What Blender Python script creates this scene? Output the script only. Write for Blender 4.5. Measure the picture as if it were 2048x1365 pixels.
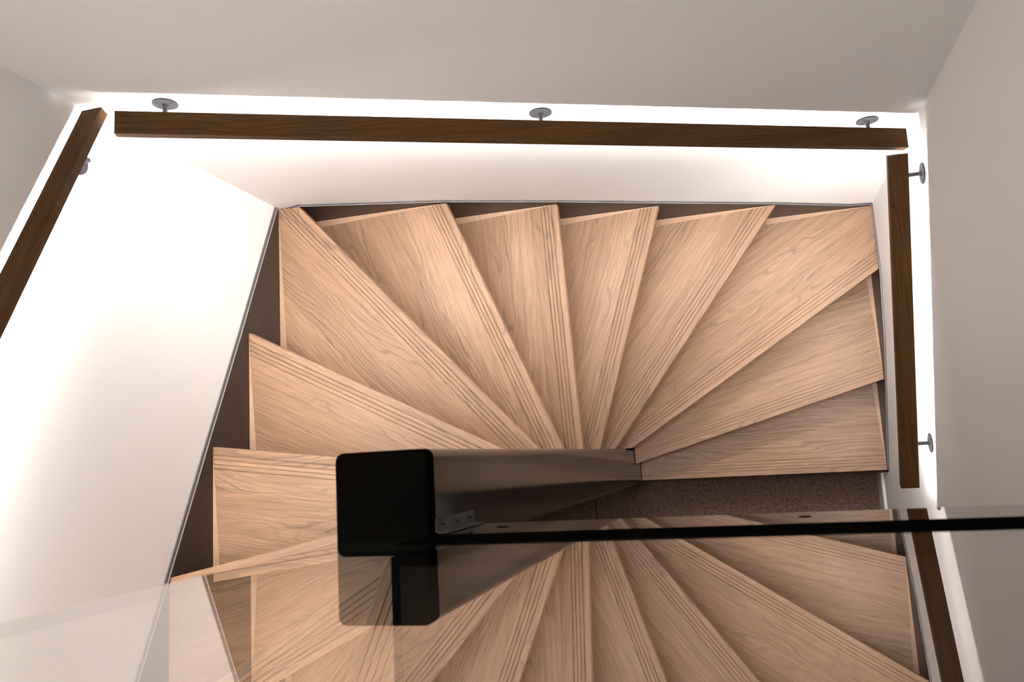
import bpy, bmesh, math, random
from mathutils import Vector, Matrix

for o in list(bpy.data.objects):
    bpy.data.objects.remove(o, do_unlink=True)
S = bpy.context.scene
COL = S.collection

# ------------------------------------------------------------------ camera
# lower floor is z = 0; the phone is held over the narrow well, looking down
H0 = 3.86                                   # eye height above the lower floor
R = Matrix(((0.96101728, -0.05442933, -0.27107791),
            (0.09141498, 0.98784323, 0.12573408),
            (0.26093885, -0.14561321, 0.95431007)))      # world -> camera
cam_d = bpy.data.cameras.new('camera')
cam = bpy.data.objects.new('camera', cam_d)
COL.objects.link(cam)
M4 = R.transposed().to_4x4()
M4.translation = Vector((0, 0, H0))
cam.matrix_world = M4
cam_d.sensor_fit = 'HORIZONTAL'
cam_d.sensor_width = 36.0
cam_d.lens = 28.814
cam_d.clip_start = 0.01
cam_d.dof.use_dof = True
cam_d.dof.focus_distance = 2.7
cam_d.dof.aperture_fstop = 6.0
S.camera = cam

# ------------------------------------------------------------------ exposure, world, large lights
S.view_settings.view_transform = 'Standard'
S.view_settings.look = 'None'
S.view_settings.gamma = 1.0
S.view_settings.use_curve_mapping = False
S.view_settings.exposure = 0.0
LED_POWER = 245.0
W = bpy.data.worlds.new('world')
S.world = W
W.use_nodes = True
W.node_tree.nodes['Background'].inputs[0].default_value = (1.0, 0.96, 0.92, 1)
W.node_tree.nodes['Background'].inputs[1].default_value = 0.05


def area_light(name, loc, size, power, color, spread=180):
    d = bpy.data.lights.new(name, 'AREA')
    d.shape = 'DISK'
    d.size = size
    d.energy = power
    d.color = color
    d.spread = math.radians(spread)
    o = bpy.data.objects.new(name, d)
    COL.objects.link(o)
    o.location = loc
    return o


XL, XR, YB, YR = -1.4415, 0.5456, 0.888, -1.16          # wall planes
ZC = 5.25                                               # ceiling
area_light('ceiling_light', (-0.95, -0.60, ZC - 0.02), 0.7, 21.5, (1.0, 0.97, 0.945))
area_light('ceiling_light', (0.05, -0.65, ZC - 0.02), 0.4, 3.0, (1.0, 0.97, 0.945))
area_light('inner_tread_fill', (-0.30, 0.22, ZC - 0.02), 0.45, 3.0, (1.0, 0.92, 0.84), 55)  # unseen fill lamp, added only to brighten the inner ends of the treads

# ------------------------------------------------------------------ materials


class NT:
    def __init__(self, name):
        self.m = bpy.data.materials.new(name)
        self.m.use_nodes = True
        self.t = self.m.node_tree
        self.b = self.t.nodes['Principled BSDF']

    def n(self, typ, **kw):
        nd = self.t.nodes.new(typ)
        for k, v in kw.items():
            setattr(nd, k, v)
        return nd

    def l(self, a, b):
        self.t.links.new(a, b)

    def math(self, op, a, b=None, c=None):
        nd = self.n('ShaderNodeMath', operation=op)
        for i, v in enumerate((a, b, c)):
            if v is None:
                continue
            if isinstance(v, (int, float)):
                nd.inputs[i].default_value = v
            else:
                self.l(v, nd.inputs[i])
        return nd.outputs[0]

    def comb(self, x, y, z):
        nd = self.n('ShaderNodeCombineXYZ')
        for i, v in enumerate((x, y, z)):
            if isinstance(v, (int, float)):
                nd.inputs[i].default_value = v
            else:
                self.l(v, nd.inputs[i])
        return nd.outputs[0]

    def noise(self, vec, scale=1.0, detail=3.0, rough=0.5, dist=0.0):
        nd = self.n('ShaderNodeTexNoise')
        self.l(vec, nd.inputs['Vector'])
        nd.inputs['Scale'].default_value = scale
        nd.inputs['Detail'].default_value = detail
        nd.inputs['Roughness'].default_value = rough
        nd.inputs['Distortion'].default_value = dist
        return nd.outputs[0]

    def ramp(self, fac, stops, interp='LINEAR'):
        nd = self.n('ShaderNodeValToRGB')
        self.l(fac, nd.inputs[0])
        cr = nd.color_ramp
        cr.interpolation = interp
        while len(cr.elements) < len(stops):
            cr.elements.new(0.5)
        for e, (p, c) in zip(cr.elements, stops):
            e.position = p
            e.color = (c, c, c, 1) if isinstance(c, (int, float)) else (*c, 1)
        return nd.outputs[0]

    def mix(self, fac, a, b, mode='MIX'):
        nd = self.n('ShaderNodeMix', data_type='RGBA', blend_type=mode)
        for sock, v in ((nd.inputs[0], fac), (nd.inputs[6], a), (nd.inputs[7], b)):
            if isinstance(v, (int, float)):
                sock.default_value = v
            elif isinstance(v, tuple):
                sock.default_value = (*v, 1)
            else:
                self.l(v, sock)
        return nd.outputs[2]

    def bump(self, h, strength=0.1, dist=0.002):
        nd = self.n('ShaderNodeBump')
        nd.inputs['Strength'].default_value = strength
        nd.inputs['Distance'].default_value = dist
        self.l(h, nd.inputs['Height'])
        self.l(nd.outputs[0], self.b.inputs['Normal'])

    def set(self, **kw):
        for k, v in kw.items():
            s = self.b.inputs[k.replace('_', ' ')]
            if isinstance(v, tuple):
                s.default_value = (*v, 1)
            elif isinstance(v, (int, float)):
                s.default_value = v
            else:
                self.l(v, s)


def plain(name, col, rough=0.5, metal=0.0, **kw):
    q = NT(name)
    q.set(Base_Color=col, Roughness=rough, Metallic=metal, **kw)
    return q.m


def wood(name, light, mid, dark, stave=0.085, grey=0.50, rough=0.42, contrast=1.0, along='X', spec=0.35):
    """oak: staves of width `stave` across the grain, grain along the local X axis"""
    q = NT(name)
    tc = q.n('ShaderNodeTexCoord')
    sp = q.n('ShaderNodeSeparateXYZ')
    q.l(tc.outputs['Object'], sp.inputs[0])
    x, y, z = sp.outputs
    if along == 'Z':
        x, z = z, x
    oi = q.n('ShaderNodeObjectInfo').outputs['Random']
    yy = q.math('ADD', y, q.math('MULTIPLY', z, 0.9))
    ys = q.math('ADD', yy, q.math('MULTIPLY', oi, 7.31))
    sid = q.math('FLOOR', q.math('DIVIDE', ys, stave))
    wn = q.n('ShaderNodeTexWhiteNoise', noise_dimensions='2D')
    q.l(q.comb(sid, q.math('MULTIPLY', oi, 91.7), 0.0), wn.inputs['Vector'])
    r1 = wn.outputs['Value']
    wc = q.n('ShaderNodeSeparateColor')
    q.l(wn.outputs['Color'], wc.inputs[0])
    r2, r3 = wc.outputs[0], wc.outputs[1]
    # each stave is its own piece of timber, cut at a slight angle to its grain
    xo = q.math('ADD', x, q.math('MULTIPLY', r1, 37.0))
    slant = q.math('MULTIPLY', q.math('SUBTRACT', r2, 0.5), 0.14)
    yo = q.math('ADD', q.math('ADD', ys, q.math('MULTIPLY', x, slant)), q.math('MULTIPLY', r3, 13.0))
    # pores: long thin streaks
    fine = q.noise(q.comb(q.math('MULTIPLY', xo, 9.0), q.math('MULTIPLY', yo, 330.0), 0.0), 1.0, 3.0, 0.6)
    med = q.noise(q.comb(q.math('MULTIPLY', xo, 2.6), q.math('MULTIPLY', yo, 62.0), 0.0), 1.0, 3.0, 0.55)
    # growth rings: cathedral figure in places
    warp = q.noise(q.comb(q.math('MULTIPLY', xo, 2.1), q.math('MULTIPLY', yo, 9.0), 0.0), 1.0, 2.0, 0.45)
    fray = q.noise(q.comb(q.math('MULTIPLY', xo, 28.0), q.math('MULTIPLY', yo, 120.0), 2.0), 1.0, 2.0, 0.5)
    ring = q.math('SINE', q.math('ADD', q.math('ADD', q.math('MULTIPLY', yo, 330.0), q.math('MULTIPLY', warp, 70.0)), q.math('MULTIPLY', fray, 2.4)))
    ring = q.ramp(ring, ((0.45, 0.0), (0.97, 1.0)))
    msk = q.noise(q.comb(q.math('MULTIPLY', xo, 1.3), q.math('MULTIPLY', yo, 13.0), 4.0), 1.0, 2.0, 0.5)
    msk = q.ramp(msk, ((0.44, 0.0), (0.60, 1.0)))
    fig = q.math('MULTIPLY', ring, msk)
    tone = q.math('ADD', q.math('MULTIPLY', r1, 0.55), q.math('MULTIPLY', med, 0.45))
    c = q.ramp(tone, ((0.12, mid), (0.80, light)))
    stk = q.ramp(fine, ((0.42, 1.0), (0.56, 0.0)))
    c = q.mix(q.math('MULTIPLY', stk, 0.34 * contrast), c, dark)
    ms = q.ramp(med, ((0.36, 1.0), (0.52, 0.0)))
    c = q.mix(q.math('MULTIPLY', ms, 0.22 * contrast), c, dark)
    gr = tuple(0.5 * (d * 1.1 + sum(dark) / 3 * 0.9) for d in dark)
    c = q.mix(q.math('MULTIPLY', fig, grey * contrast), c, gr)
    q.set(Base_Color=c, Roughness=rough)
    q.b.inputs['Specular IOR Level'].default_value = spec
    q.bump(q.math('ADD', fine, q.math('MULTIPLY', ring, 0.25)), 0.12, 0.0006)
    return q.m


OAK = wood('light_oak', (0.445, 0.276, 0.176), (0.335, 0.194, 0.115), (0.150, 0.085, 0.051), contrast=1.15)
OAK_STRIP = wood('pale_oak_edge', (0.54, 0.355, 0.245), (0.48, 0.305, 0.20), (0.33, 0.20, 0.125), grey=0.1, contrast=0.5)
RAIL_OAK = wood('brown_oak', (0.105, 0.050, 0.018), (0.075, 0.035, 0.012), (0.032, 0.014, 0.005), stave=0.4, grey=0.55, rough=0.5, contrast=1.0, spec=0.08)
STAIN = wood('dark_stained_oak', (0.048, 0.032, 0.025), (0.036, 0.023, 0.0175), (0.015, 0.009, 0.007), stave=0.5, grey=0.3, rough=0.4)
LAND_OAK = wood('dark_brown_floor', (0.030, 0.020, 0.014), (0.022, 0.014, 0.010), (0.010, 0.006, 0.004), stave=0.14, grey=0.3, rough=0.8)
LAND_OAK.node_tree.nodes['Principled BSDF'].inputs['Specular IOR Level'].default_value = 0.05


def wall_mat():
    q = NT('white_wall_paint')
    tc = q.n('ShaderNodeTexCoord')
    h = q.noise(tc.outputs['Object'], 170.0, 3.0, 0.6)
    q.set(Base_Color=(0.85, 0.835, 0.82), Roughness=0.62)
    q.b.inputs['Specular IOR Level'].default_value = 0.3
    q.bump(h, 0.12, 0.001)
    return q.m


def carpet_mat():
    q = NT('brown_loop_carpet')
    tc = q.n('ShaderNodeTexCoord')
    sp = q.n('ShaderNodeSeparateXYZ')
    q.l(tc.outputs['Object'], sp.inputs[0])
    x, y, z = sp.outputs
    v = q.comb(q.math('MULTIPLY', x, 150.0), q.math('MULTIPLY', y, 260.0), 0.0)
    vo = q.n('ShaderNodeTexVoronoi')
    q.l(v, vo.inputs['Vector'])
    vo.inputs['Scale'].default_value = 1.0
    d = vo.outputs['Distance']
    n = q.noise(tc.outputs['Object'], 60.0, 3.0, 0.6)
    c = q.ramp(d, ((0.05, (0.26, 0.165, 0.125)), (0.75, (0.065, 0.040, 0.030))))
    c = q.mix(q.math('MULTIPLY', n, 0.6), c, (0.125, 0.077, 0.060))
    # seam between carpet tiles
    fr = q.math('ABSOLUTE', q.math('SUBTRACT', q.math('FRACT', q.math('ADD', q.math('MULTIPLY', x, 0.5), 0.846)), 0.5))
    seam = q.math('LESS_THAN', fr, 0.0012)
    c = q.mix(seam, c, (0.012, 0.008, 0.006))
    q.set(Base_Color=c, Roughness=0.95)
    q.b.inputs['Specular IOR Level'].default_value = 0.1
    q.bump(q.math('SUBTRACT', 1.0, d), 0.6, 0.004)
    return q.m


def glass_mat():
    q = NT('clear_glass')
    t = q.t
    t.nodes.remove(q.b)
    geo = q.n('ShaderNodeNewGeometry')
    fr = q.n('ShaderNodeFresnel')
    fr.inputs['IOR'].default_value = 1.62
    r = fr.outputs[0]
    both = q.math('DIVIDE', q.math('MULTIPLY', r, 2.0), q.math('ADD', r, 1.0))     # both faces of the pane
    fac = q.math('MULTIPLY', both, q.math('SUBTRACT', 1.0, geo.outputs['Backfacing']))
    tr = q.n('ShaderNodeBsdfTransparent')
    tr.inputs[0].default_value = (0.955, 0.965, 0.945, 1)
    gl = q.n('ShaderNodeBsdfGlossy')
    gl.inputs['Roughness'].default_value = 0.0
    gl.inputs[0].default_value = (1, 1, 1, 1)
    mx = q.n('ShaderNodeMixShader')
    q.l(fac, mx.inputs[0])
    q.l(tr.outputs[0], mx.inputs[1])
    q.l(gl.outputs[0], mx.inputs[2])
    q.l(mx.outputs[0], t.nodes['Material Output'].inputs[0])
    return q.m


def glass_edge_mat():
    q = NT('glass_ground_edge')
    q.t.nodes.remove(q.b)
    tr = q.n('ShaderNodeBsdfTransparent')
    tr.inputs[0].default_value = (0.78, 0.80, 0.75, 1)
    df = q.n('ShaderNodeBsdfDiffuse')
    df.inputs[0].default_value = (0.20, 0.24, 0.20, 1)
    mx = q.n('ShaderNodeMixShader')
    mx.inputs[0].default_value = 0.04
    q.l(tr.outputs[0], mx.inputs[1])
    q.l(df.outputs[0], mx.inputs[2])
    q.l(mx.outputs[0], q.t.nodes['Material Output'].inputs[0])
    return q.m


GLASS_EDGE = glass_edge_mat()
WALL = wall_mat()
CARPET = carpet_mat()
GLASS = glass_mat()
CEIL = plain('ceiling_white', (0.82, 0.80, 0.78), 0.7)
SKIRT = plain('baseboard_white', (0.74, 0.70, 0.66), 0.35)
SEAL = plain('grey_metal_trim', (0.13, 0.13, 0.135), 0.5, 0.2)
SEAL_LIP = plain('pale_metal_lip', (0.62, 0.62, 0.64), 0.3, 0.5)
BLACK_GLOSS = plain('black_lacquer', (0.006, 0.005, 0.005), 0.10)
FASCIA = plain('black_polished_glass', (0.010, 0.009, 0.008), 0.02)
FASCIA.node_tree.nodes['Principled BSDF'].inputs['IOR'].default_value = 2.3
BLACK_MATT = plain('black_matt_metal', (0.0028, 0.0024, 0.0020), 0.5)
BLACK_MATT.node_tree.nodes['Principled BSDF'].inputs['Specular IOR Level'].default_value = 0.0
STEEL = plain('satin_grey_metal', (0.020, 0.019, 0.021), 0.45)
STEEL.node_tree.nodes['Principled BSDF'].inputs['Specular IOR Level'].default_value = 0.1
DARK_STEEL = plain('dark_steel', (0.012, 0.010, 0.009), 0.45)
LED = NT('led_white')
LED.set(Base_Color=(0.9, 0.9, 0.9), Emission_Color=(1.0, 0.965, 0.935), Emission_Strength=LED_POWER)
LED = LED.m

# ------------------------------------------------------------------ helpers


def link(name, bm, mat, parent=None, loc=None, smooth=False):
    me = bpy.data.meshes.new(name)
    bmesh.ops.recalc_face_normals(bm, faces=bm.faces)
    bm.to_mesh(me)
    bm.free()
    for mm in (mat if isinstance(mat, (list, tuple)) else (mat,)):
        me.materials.append(mm)
    if smooth:
        for p in me.polygons:
            p.use_smooth = True
    o = bpy.data.objects.new(name, me)
    COL.objects.link(o)
    if parent is not None:
        o.parent = parent
    if loc is not None:
        o.location = loc
    return o


def bevel(o, w, seg=3):
    m = o.modifiers.new('bevel', 'BEVEL')
    m.width = w
    m.segments = seg
    m.limit_method = 'ANGLE'
    m.angle_limit = math.radians(40)
    return o


def thing(name, loc, label, cat, group=None):
    o = bpy.data.objects.new(name, None)
    o.empty_display_size = 0.05
    COL.objects.link(o)
    o.location = loc
    tag(o, label, cat, group)
    return o


def tag(o, label, cat, group=None):
    o['label'] = label
    o['category'] = cat
    if group:
        o['group'] = group


def structure(o, label, cat):
    o['kind'] = 'structure'
    o['label'] = label
    o['category'] = cat
    return o


def add_box(bm, x0, x1, y0, y1, z0, z1):
    v = [bm.verts.new((x, y, z)) for z in (z0, z1) for x, y in ((x0, y0), (x1, y0), (x1, y1), (x0, y1))]
    for f in ((0, 3, 2, 1), (4, 5, 6, 7), (0, 1, 5, 4), (1, 2, 6, 5), (2, 3, 7, 6), (3, 0, 4, 7)):
        bm.faces.new([v[i] for i in f])


def box(*a):
    bm = bmesh.new()
    add_box(bm, *a)
    return bm


def add_prism(bm, pts, vec):
    """closed prism: 3-D polygon pts swept along vec"""
    vec = Vector(vec)
    a = [bm.verts.new(p) for p in pts]
    b = [bm.verts.new(Vector(p) + vec) for p in pts]
    n = len(pts)
    bm.faces.new(a)
    bm.faces.new(list(reversed(b)))
    for i in range(n):
        bm.faces.new((a[i], b[i], b[(i + 1) % n], a[(i + 1) % n]))


def add_tube(bm, p0, p1, r, seg=20, r1=None):
    p0, p1 = Vector(p0), Vector(p1)
    d = (p1 - p0).normalized()
    u = d.orthogonal().normalized()
    w = d.cross(u)
    r1 = r if r1 is None else r1
    ra = [bm.verts.new(p0 + r * (math.cos(2 * math.pi * i / seg) * u + math.sin(2 * math.pi * i / seg) * w)) for i in range(seg)]
    rb = [bm.verts.new(p1 + r1 * (math.cos(2 * math.pi * i / seg) * u + math.sin(2 * math.pi * i / seg) * w)) for i in range(seg)]
    bm.faces.new(list(reversed(ra)))
    bm.faces.new(rb)
    for i in range(seg):
        j = (i + 1) % seg
        bm.faces.new((ra[i], ra[j], rb[j], rb[i]))


def clip(poly, n, c):
    """keep the part of a 2-D polygon with n.p <= c"""
    out = []
    for i in range(len(poly)):
        a, b = poly[i], poly[(i + 1) % len(poly)]
        da, db = n[0] * a[0] + n[1] * a[1] - c, n[0] * b[0] + n[1] * b[1] - c
        if da <= 0:
            out.append(a)
        if (da < 0 < db) or (db < 0 < da):
            t = da / (da - db)
            out.append((a[0] + t * (b[0] - a[0]), a[1] + t * (b[1] - a[1])))
    return out


# ------------------------------------------------------------------ room shell
T = 0.08                                                 # wall thickness
LEFT_EDGE = [(YB, 1.497), (0.433, 1.708), (0.088, 1.873), (-0.245, 2.030), (-0.60, 2.20), (YR, 2.46)]   # (y, z)
BACK_EDGE = [(XL, 1.465), (-1.358, 1.489), (-0.917, 1.333), (-0.571, 1.171), (-0.244, 1.004), (0.189, 0.787), (0.465, 0.632), (XR, 0.612)]
RIGHT_EDGE = [(YB, 0.610), (0.629, 0.622), (0.377, 0.541), (0.158, 0.415), (-0.117, 0.262), (-0.125, 0.0), (YR, 0.0)]
LANDING = H0 - 1.115

bm = bmesh.new()
add_prism(bm, [(XL, y, z) for y, z in LEFT_EDGE] + [(XL, YR, ZC), (XL, YB, ZC)], (-T, 0, 0))
structure(link('wall_left', bm, WALL), 'white stairwell wall on the left above the dark stringer, lit brightly by its rail', 'wall')
bm = bmesh.new()
add_prism(bm, [(x, YB, z) for x, z in BACK_EDGE] + [(XR, YB, ZC), (XL, YB, ZC)], (0, T, 0))
structure(link('wall_back', bm, WALL), 'wide white wall across the top behind the fan of steps', 'wall')
bm = bmesh.new()
add_prism(bm, [(XR, y, z) for y, z in RIGHT_EDGE] + [(XR, YR, ZC), (XR, YB, ZC)], (T, 0, 0))
structure(link('wall_right', bm, WALL), 'tall grey-white wall down the right side beside the short handrail', 'wall')
structure(link('wall_rear', box(XL, XR, YR - T, YR, 0, ZC), WALL), 'white wall behind the glass and upper landing', 'wall')
structure(link('ceiling', box(XL, XR, YR, YB, ZC, ZC + T), CEIL), 'white ceiling over the stairwell', 'ceiling')
structure(link('floor', box(XL - T, XR + T, YR - T, YB + T, -0.06, 0.0), CARPET), 'brown loop-pile carpet at the foot of the stairs', 'floor')
structure(link('floor_landing', box(-0.490, XR, YR, -0.1262, LANDING - 0.20, LANDING), LAND_OAK), 'dark upper landing floor behind the glass', 'floor')
tr = structure(link('trim_5', box(-0.502, -0.490, YR, -0.1262, LANDING - 0.20, LANDING + 0.002), BLACK_MATT), 'black edge strip along the upper landing beside the post', 'trim')

bm = bmesh.new()
add_prism(bm, [(XR, -0.130, 0), (XR - 0.012, -0.130, 0), (XR - 0.012, -0.130, 0.108), (XR - 0.009, -0.130, 0.114), (XR, -0.130, 0.116)], (0, YR + 0.130, 0))
structure(link('baseboard_right', bm, SKIRT), 'off-white baseboard along the carpet under the right wall', 'baseboard')


def edge_trim(name, pts, normal, label):
    """slim metal strip along the lower edge of a wall panel, with a paler lower lip"""
    bm = bmesh.new()
    n = Vector(normal)
    for (h0, h1, dep, mi) in ((0.0012, 0.0125, 0.0035, 0), (-0.0022, 0.0012, 0.0045, 1)):
        k0 = len(bm.faces)
        for a, b in zip(pts[:-1], pts[1:]):
            a, b = Vector(a), Vector(b)
            q = [a + Vector((0, 0, h0)), b + Vector((0, 0, h0)), b + Vector((0, 0, h1)), a + Vector((0, 0, h1))]
            add_prism(bm, q, n * dep)
        bm.faces.ensure_lookup_table()
        for f in list(bm.faces)[k0:]:
            f.material_index = mi
    return structure(link(name, bm, (SEAL, SEAL_LIP)), label, 'trim')


edge_trim('trim_1', [(XL, y, z) for y, z in LEFT_EDGE], (1, 0, 0), 'thin grey metal strip under the white left wall')
edge_trim('trim_2', [(x, YB, z) for x, z in BACK_EDGE], (0, -1, 0), 'thin grey metal strip under the white back wall')
edge_trim('trim_3', [(XR, y, z) for y, z in RIGHT_EDGE[:5]], (-1, 0, 0), 'thin grey metal strip under the white right wall')

# ------------------------------------------------------------------ staircase
RISE = 0.18
NX0, NX1, NY0, NY1 = -0.589, -0.443, -0.125, 0.026       # post footprint
G = 0.002
DIAG = 0.0076
IN_L = ((1, 0), NX0 - G)                                 # stay left of the post
IN_T = ((0, -1), -(NY1 + G))                             # stay behind the post
IN_R = ((-1, 0), -(NX1 + G))                             # stay right of the post
IN_TL = ((1, -1), NX0 - NY1 + DIAG - G)
IN_BL = ((1, 1), NX0 + NY0 + DIAG - G)
IN_B = ((0, 1), NY0 - G)
# level: (outer end of nosing, inner end of nosing, inner limit)
NOSE = {
    -2: ((-1.02, YR), (-0.640, -0.262), IN_B),
    -1: ((XL, -1.127), (-0.589, -0.146), IN_BL),
    0: ((XL, -0.610), (-0.589, -0.091), IN_L),
    1: ((XL, -0.246), (-0.589, -0.074), IN_L),
    2: ((XL, 0.087), (-0.589, -0.023), IN_L),
    3: ((XL, 0.438), (-0.589, 0.008), IN_L),
    4: ((-1.367, YB), (-0.589, 0.036), IN_TL),
    5: ((-0.906, YB), (-0.553, 0.034), IN_T),
    6: ((-0.557, YB), (-0.523, 0.032), IN_T),
    7: ((-0.220, YB), (-0.495, 0.031), IN_T),
    8: ((0.191, YB), (-0.465, 0.029), IN_T),
    9: ((XR, 0.642), (-0.406, 0.042), IN_T),
    10: ((XR, 0.239), (-0.438, -0.036), IN_R),
    11: ((XR, -0.116), (-0.445, -0.112), IN_R),
}


def tread_z(l):
    return H0 - 1.8348 - (l - 1) * RISE


class Frame2:
    """x along the nosing from its outer end inward, v backwards into the step"""

    def __init__(self, l):
        o, i, self.lim = NOSE[l]
        self.o = Vector(o)
        self.u = (Vector(i) - self.o).normalized()
        n = Vector((-self.u.y, self.u.x))
        # uphill side: turn so that v points against the direction of descent
        if l - 1 in NOSE:
            up = NOSE[l - 1]
            m = (Vector(up[0]) + Vector(up[1])) / 2
        else:
            m = Vector((-0.25, -0.9))
        if (m - self.o).dot(n) < 0:
            n = -n
        self.v = n

    def loc(self, P):
        d = Vector(P) - self.o
        return (d.dot(self.u), d.dot(self.v))


def outline(l, inset=0.0008):
    """step outline in world xy, reaching a little under the step above"""
    f = Frame2(l)
    poly = [(XL - 1, YR - 1), (XR + 1, YR - 1), (XR + 1, YB + 1), (XL - 1, YB + 1)]
    for n, c in (((1, 0), XR - inset), ((-1, 0), -(XL + inset)), ((0, 1), YB - inset), ((0, -1), -(YR + inset)), f.lim):
        poly = clip(poly, n, c)
    poly = clip(poly, (-f.v.x, -f.v.y), -(f.v.dot(f.o)))
    if l - 1 in NOSE:
        g = Frame2(l - 1)
        poly = clip(poly, (g.v.x, g.v.y), g.v.dot(g.o) + 0.05)
    else:
        poly = clip(poly, (1, 0), -0.505)
    return f, [f.loc(p) for p in poly]


def slab(bm, poly, nodes, bottom):
    """prisms between successive (v, z) nodes, over the local polygon poly"""
    for (v0, z0), (v1, z1) in zip(nodes[:-1], nodes[1:]):
        if v1 - v0 < 1e-6:
            continue
        q = clip(clip(poly, (0, -1), -v0), (0, 1), v1)
        if len(q) < 3:
            continue
        top = [bm.verts.new((x, v, z0 + (z1 - z0) * (v - v0) / (v1 - v0))) for x, v in q]
        bot = [bm.verts.new((x, v, bottom)) for x, v in q]
        n = len(q)
        bm.faces.new(top)
        bm.faces.new(list(reversed(bot)))
        for i in range(n):
            j = (i + 1) % n
            bm.faces.new((top[i], bot[i], bot[j], top[j]))


def profile(first):
    nd = [(0.0, -0.003), (0.001, -0.0012), (0.003, 0.0)]
    for k in range(4):
        c = first + k * 0.0125
        nd += [(c - 0.0014, 0.0), (c - 0.0011, -0.0042), (c + 0.0011, -0.0042), (c + 0.0014, 0.0)]
    nd.append((2.0, 0.0))
    return nd


stairs = thing('staircase', (0, 0, 0), 'half-turn winding staircase with pale oak treads fanning round the black post', 'staircase')
for l in sorted(NOSE):
    f, poly = outline(l)
    ang = math.atan2(f.u.y, f.u.x)
    # local axes (u, v) may be left-handed: mirror the local v in the mesh then
    hand = 1.0 if (f.u.x * f.v.y - f.u.y * f.v.x) > 0 else -1.0
    z = tread_z(l)
    bm = bmesh.new()
    slab(bm, poly, profile(0.022), -0.030)
    for v in bm.verts:
        v.co.y *= hand
    t = link('tread', bm, OAK, stairs, (f.o.x, f.o.y, z))
    t.rotation_euler = (0, 0, ang)
    # wedge-shaped pale edging along the wall end of the step
    if 2 <= l <= 11:
        walls = {2: 'L', 3: 'L', 4: 'L', 5: 'B', 6: 'B', 7: 'B', 8: 'B', 9: 'B', 10: 'R', 11: 'R'}[l]
        up = NOSE[l - 1][0]
        if walls == 'L':
            y0 = f.o.y if l < 4 else YB - 0.001
            y1 = up[1] - 0.03
            wp = [(XL + 0.001, y0), (XL + 0.001, y1), (XL + 0.024, y1)]
        elif walls == 'B':
            x0 = f.o.x if l < 9 else XR - 0.001
            x1 = up[0] - 0.03
            wp = [(x0, YB - 0.001), (x1, YB - 0.001), (x1, YB - 0.026)]
        else:
            y0, y1 = f.o.y, up[1] + 0.03
            wp = [(XR - 0.001, y0), (XR - 0.001, y1), (XR - 0.021, y1)]
        lp = [f.loc(p) for p in wp]
        bm = bmesh.new()
        add_prism(bm, [(x, v * hand, -0.004) for x, v in lp], (0, 0, 0.0048))
        e = link('edge_strip', bm, OAK_STRIP, t)
        e['label'] = 'paler tapered oak strip along the wall end of the step'
    # riser under the nosing
    bm = bmesh.new()
    rb = -RISE + 0.001 if l < 11 else -(z - 0.001)
    q = clip(clip(poly, (0, -1), -0.034), (0, 1), 0.049)
    add_prism(bm, [(x, v * hand, rb) for x, v in q], (0, 0, -0.0305 - rb))
    r = link('riser', bm, OAK, stairs, (f.o.x, f.o.y, z))
    r.rotation_euler = (0, 0, ang)

# wall stringers, dark stained, set a touch behind the paint
bm = bmesh.new()
add_prism(bm, [(XL, y, z - 0.0025) for y, z in LEFT_EDGE] + [(XL, YR, 0), (XL, YB, 0)], (-0.04, 0, 0))
structure(link('trim_6', bm, STAIN), 'dark stained oak string board below the white left wall', 'trim')
bm = bmesh.new()
add_prism(bm, [(x, YB, z - 0.0025) for x, z in BACK_EDGE] + [(XR, YB, 0), (XL, YB, 0)], (0, 0.04, 0))
structure(link('trim_7', bm, STAIN), 'dark stained oak string board below the white back wall', 'trim')
bm = bmesh.new()
add_prism(bm, [(XR, y, z - 0.0025) for y, z in RIGHT_EDGE[:5]] + [(XR, -0.124, 0.25), (XR, -0.124, 0), (XR, YB, 0)], (0.04, 0, 0))
structure(link('trim_8', bm, STAIN), 'dark stained oak string board below the white right wall', 'trim')

# ------------------------------------------------------------------ black post
post = thing('newel_post', ((NX0 + NX1) / 2, (NY0 + NY1) / 2, 0), 'square glossy black post with rounded corners in the centre of the stairs', 'post')
bm = bmesh.new()
hw, hd, rr = (NX1 - NX0) / 2, (NY1 - NY0) / 2, 0.013
ring = []
for cx, cy, a0 in ((hw - rr, hd - rr, 0), (-hw + rr, hd - rr, 90), (-hw + rr, -hd + rr, 180), (hw - rr, -hd + rr, 270)):
    for k in range(9):
        a = math.radians(a0 + 90 * k / 8)
        ring.append((cx + rr * math.cos(a), cy + rr * math.sin(a)))
CAP = 0.030
def rounded(bm, levels):
    prev = None
    for zz, sc in levels:
        cur = [bm.verts.new((x * sc, y * sc, zz)) for x, y in ring]
        if prev:
            for i in range(len(cur)):
                j = (i + 1) % len(cur)
                bm.faces.new((prev[i], prev[j], cur[j], cur[i]))
        else:
            bm.faces.new(list(reversed(cur)))
        prev = cur
    bm.faces.new(prev)


def smooth_small(o, limit):
    for p in o.data.polygons:
        p.use_smooth = p.area < limit
    o.data.set_sharp_from_angle(angle=math.radians(50))


bm = bmesh.new()
rounded(bm, [(0.0005, 1.0), (LANDING - CAP, 1.0)])
smooth_small(link('shaft', bm, BLACK_GLOSS, post), 0.012)
bm = bmesh.new()
rounded(bm, [(LANDING - CAP + 0.0004, 1.0)] + [(LANDING - 0.005 + 0.005 * math.sin(math.radians(t)), 1 - 0.005 * (1 - math.cos(math.radians(t))) / hw) for t in (0, 22, 45, 67, 90)])
cp = link('cap', bm, BLACK_MATT, post)
smooth_small(cp, 0.00009)
cp['label'] = 'matt black top of the post'

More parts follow.
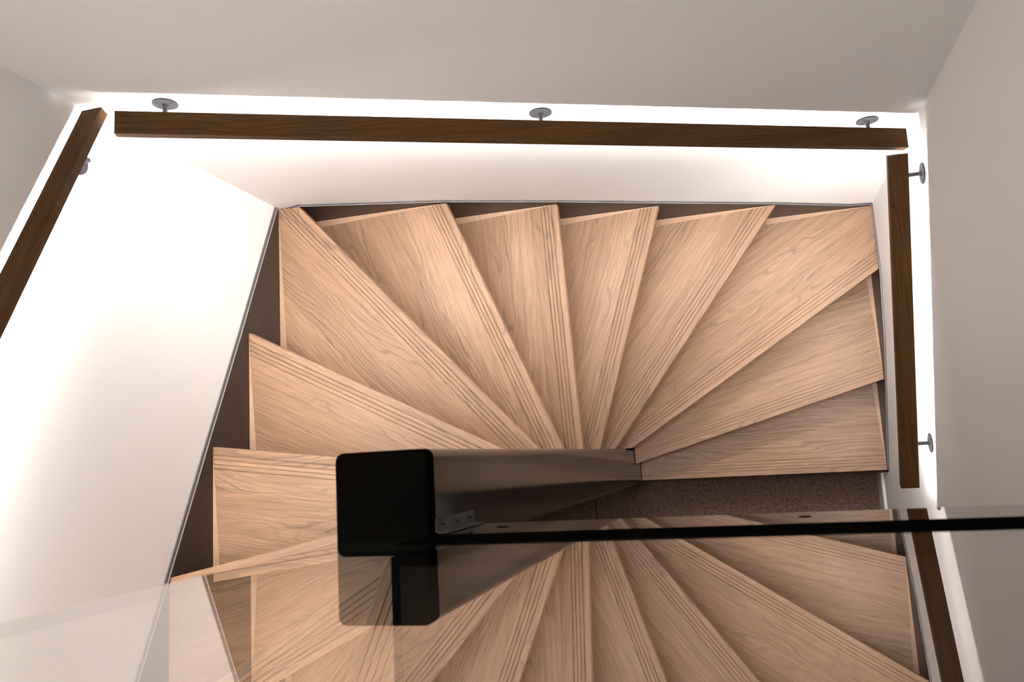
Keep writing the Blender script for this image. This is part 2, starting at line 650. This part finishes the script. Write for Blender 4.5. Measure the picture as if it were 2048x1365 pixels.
# small steel angle joining the post to the fascia
br = thing('joint_bracket', (NX1, -0.086, LANDING - 0.1), 'small dark metal angle bolted between black post and landing edge', 'bracket')
link('plate', box(0.0005, 0.0030, -0.0100, 0.0100, -0.097, 0.075), DARK_STEEL, br)
link('flange', box(0.0030, 0.0200, -0.0110, -0.0085, -0.097, 0.075), DARK_STEEL, br)
for zz in (-0.075, -0.01, 0.05):
    bm = bmesh.new()
    add_tube(bm, (0.0030, 0.0035, zz), (0.0075, 0.0035, zz), 0.0045, 6)
    link('bolt', bm, DARK_STEEL, br)

# ------------------------------------------------------------------ landing edge and glass
GY = -0.098
fas = thing('landing_fascia', (0.05, GY, LANDING - 0.1), 'polished black panel covering the edge of the upper landing', 'panel')
link('panel', box(NX1 + 0.004 - 0.05, XR - 0.001 - 0.05, -0.0275, 0.0, -0.10, 0.0995), FASCIA, fas)
for bx in (-0.369, 0.072):
    bm = bmesh.new()
    add_tube(bm, (bx - 0.05, -0.0002, -0.018), (bx - 0.05, 0.0008, -0.018), 0.0085, 20)
    bh = link('bolt_cap', bm, BLACK_MATT, fas)
    bh['label'] = 'matt black round cap'

pane = thing('glass_balustrade', (0.0, GY, LANDING), 'clear glass guard standing on the landing edge, mirroring the steps', 'glass panel')
g = link('pane', box(-0.545, XR - 0.003, -0.012, 0.0, 0.068, 2.2), GLASS, pane)
g.data.materials.append(GLASS_EDGE)
for p in g.data.polygons:
    if abs(p.normal.y) < 0.5:
        p.material_index = 1                              # ground edges of the pane
bm = bmesh.new()
for a in ((NX1 + 0.002, XR - 0.001, -0.0005, 0.0015, 0.001, 0.125), (NX1 + 0.002, XR - 0.001, -0.026, -0.0125, 0.001, 0.125), (NX1 + 0.002, XR - 0.001, -0.0125, -0.0005, 0.001, 0.067)):
    add_box(bm, *a)
sh = link('base_channel', bm, BLACK_MATT, pane)
sh['label'] = 'black channel holding the foot of the glass'

# ------------------------------------------------------------------ handrails
def handrail(name, P0, P1, inward, plates, label, GAP=0.036, RW=0.056, drop=0.0):
    """P0, P1 points on the wall on the bracket line; inward = wall normal into the well"""
    P0, P1, n = Vector(P0), Vector(P1), Vector(inward)
    root = thing(name, (P0 + P1) / 2 + n * (GAP + RW / 2), label, 'handrail', 'lit oak handrails around the stairwell')
    c = root.location.copy()
    ax = (P1 - P0).normalized()
    up = ax.cross(n) if ax.cross(n).z > 0 else n.cross(ax)
    L = (P1 - P0).length

    def loc(s, d, v):
        return P0 + ax * s + n * d + up * v - c

    sec = [(GAP, 0.030), (GAP + RW, 0.030), (GAP + RW, 0.006), (GAP + 0.0265, 0.006), (GAP + 0.0265, 0.0095),
           (GAP + 0.0175, 0.0095), (GAP + 0.010, 0.019), (GAP, 0.019)]
    # rail mesh in its own frame so that its grain runs along it
    bm = bmesh.new()
    add_prism(bm, [(-L / 2, d - GAP - RW / 2, v) for d, v in sec], (L, 0, 0))
    o = link('rail', bm, RAIL_OAK, root)
    m = Matrix((ax, n, up)).transposed()
    if m.determinant() < 0:
        m = Matrix((-ax, n, up)).transposed()
    o.rotation_euler = m.to_euler()
    bevel(o, 0.003, 3)
    # light strip let into the underside of the rail
    bm = bmesh.new()
    a = [(GAP + 0.018, 0.0055), (GAP + 0.026, 0.0055), (GAP + 0.026, 0.009), (GAP + 0.018, 0.009)]
    add_prism(bm, [loc(0.012, d, v) for d, v in a], ax * (L - 0.024))
    e = link('led_strip', bm, LED, root)
    e['label'] = 'glowing white light strip under the rail'
    for q in plates:
        q = Vector(q)
        s = (q - P0).dot(ax)
        base = loc(s, 0, -drop)
        # rod
        bm = bmesh.new()
        reach = GAP + RW * 0.5 if drop == 0 else GAP + 0.014
        add_tube(bm, base + n * 0.004 - up * 0.004, base + n * reach - up * 0.004, 0.0058, 20)
        if drop:                                              # short upright to the rail above
            add_tube(bm, base + n * (reach - 0.005) - up * 0.008, base + n * (reach - 0.005) + up * (drop + 0.012), 0.0058, 20)
        add_tube(bm, base + n * 0.0045 - up * 0.004, base + n * 0.011 - up * 0.004, 0.0085, 20, 0.0062)
        k = link('bracket', bm, STEEL, root, smooth=True)
        k.data.set_sharp_from_angle(angle=math.radians(40))
        k['label'] = 'steel bracket'
        bm = bmesh.new()
        add_tube(bm, base + n * 0.0002 - up * 0.004, base + n * 0.0045 - up * 0.004, 0.030, 40)
        pl = link('wall_plate', bm, STEEL, k)
        bevel(pl, 0.001, 2)
        for a in (30, 150, 270):
            ca, sa = math.cos(math.radians(a)), math.sin(math.radians(a))
            w = base + ax * (0.019 * ca) + up * (0.019 * sa - 0.004)
            bm = bmesh.new()
            add_tube(bm, w + n * 0.0045, w + n * 0.0058, 0.0042, 12, 0.003)
            link('screw', bm, STEEL, k)
    return root


def on_line(p, q, t, axis):
    p, q = Vector(p), Vector(q)
    return p + (q - p) * ((t - p[axis]) / (q[axis] - p[axis]))


b0, b1 = (-1.248, YB, H0 - 1.562), (0.413, YB, H0 - 2.368)
handrail('handrail', on_line(b0, b1, -1.341, 0), on_line(b0, b1, 0.497, 0), (0, -1, 0),
         [b0, on_line(b0, b1, -0.426, 0), b1], 'long brown oak handrail across the back wall with lit wall below', 0.036, 0.056)
r0, r1 = (XR, 0.728, H0 - 2.418), (XR, -0.014, H0 - 2.756)
handrail('handrail', on_line(r0, r1, 0.786, 1), on_line(r0, r1, -0.135, 1), (-1, 0, 0),
         [r0, r1], 'short brown oak handrail on the right wall ending above the carpet', 0.043, 0.052)
l0 = (XL, 0.869, H0 - 1.525)
l1 = (XL, -0.131, H0 - 1.525 + 0.468)
handrail('handrail', on_line(l0, l1, -1.08, 1), on_line(l0, l1, 0.856, 1), (1, 0, 0),
         [on_line(l0, l1, 0.762, 1), on_line(l0, l1, -0.1, 1), on_line(l0, l1, -0.95, 1)], 'brown oak handrail climbing the left wall out of the picture', 0.020, 0.056, 0.027)
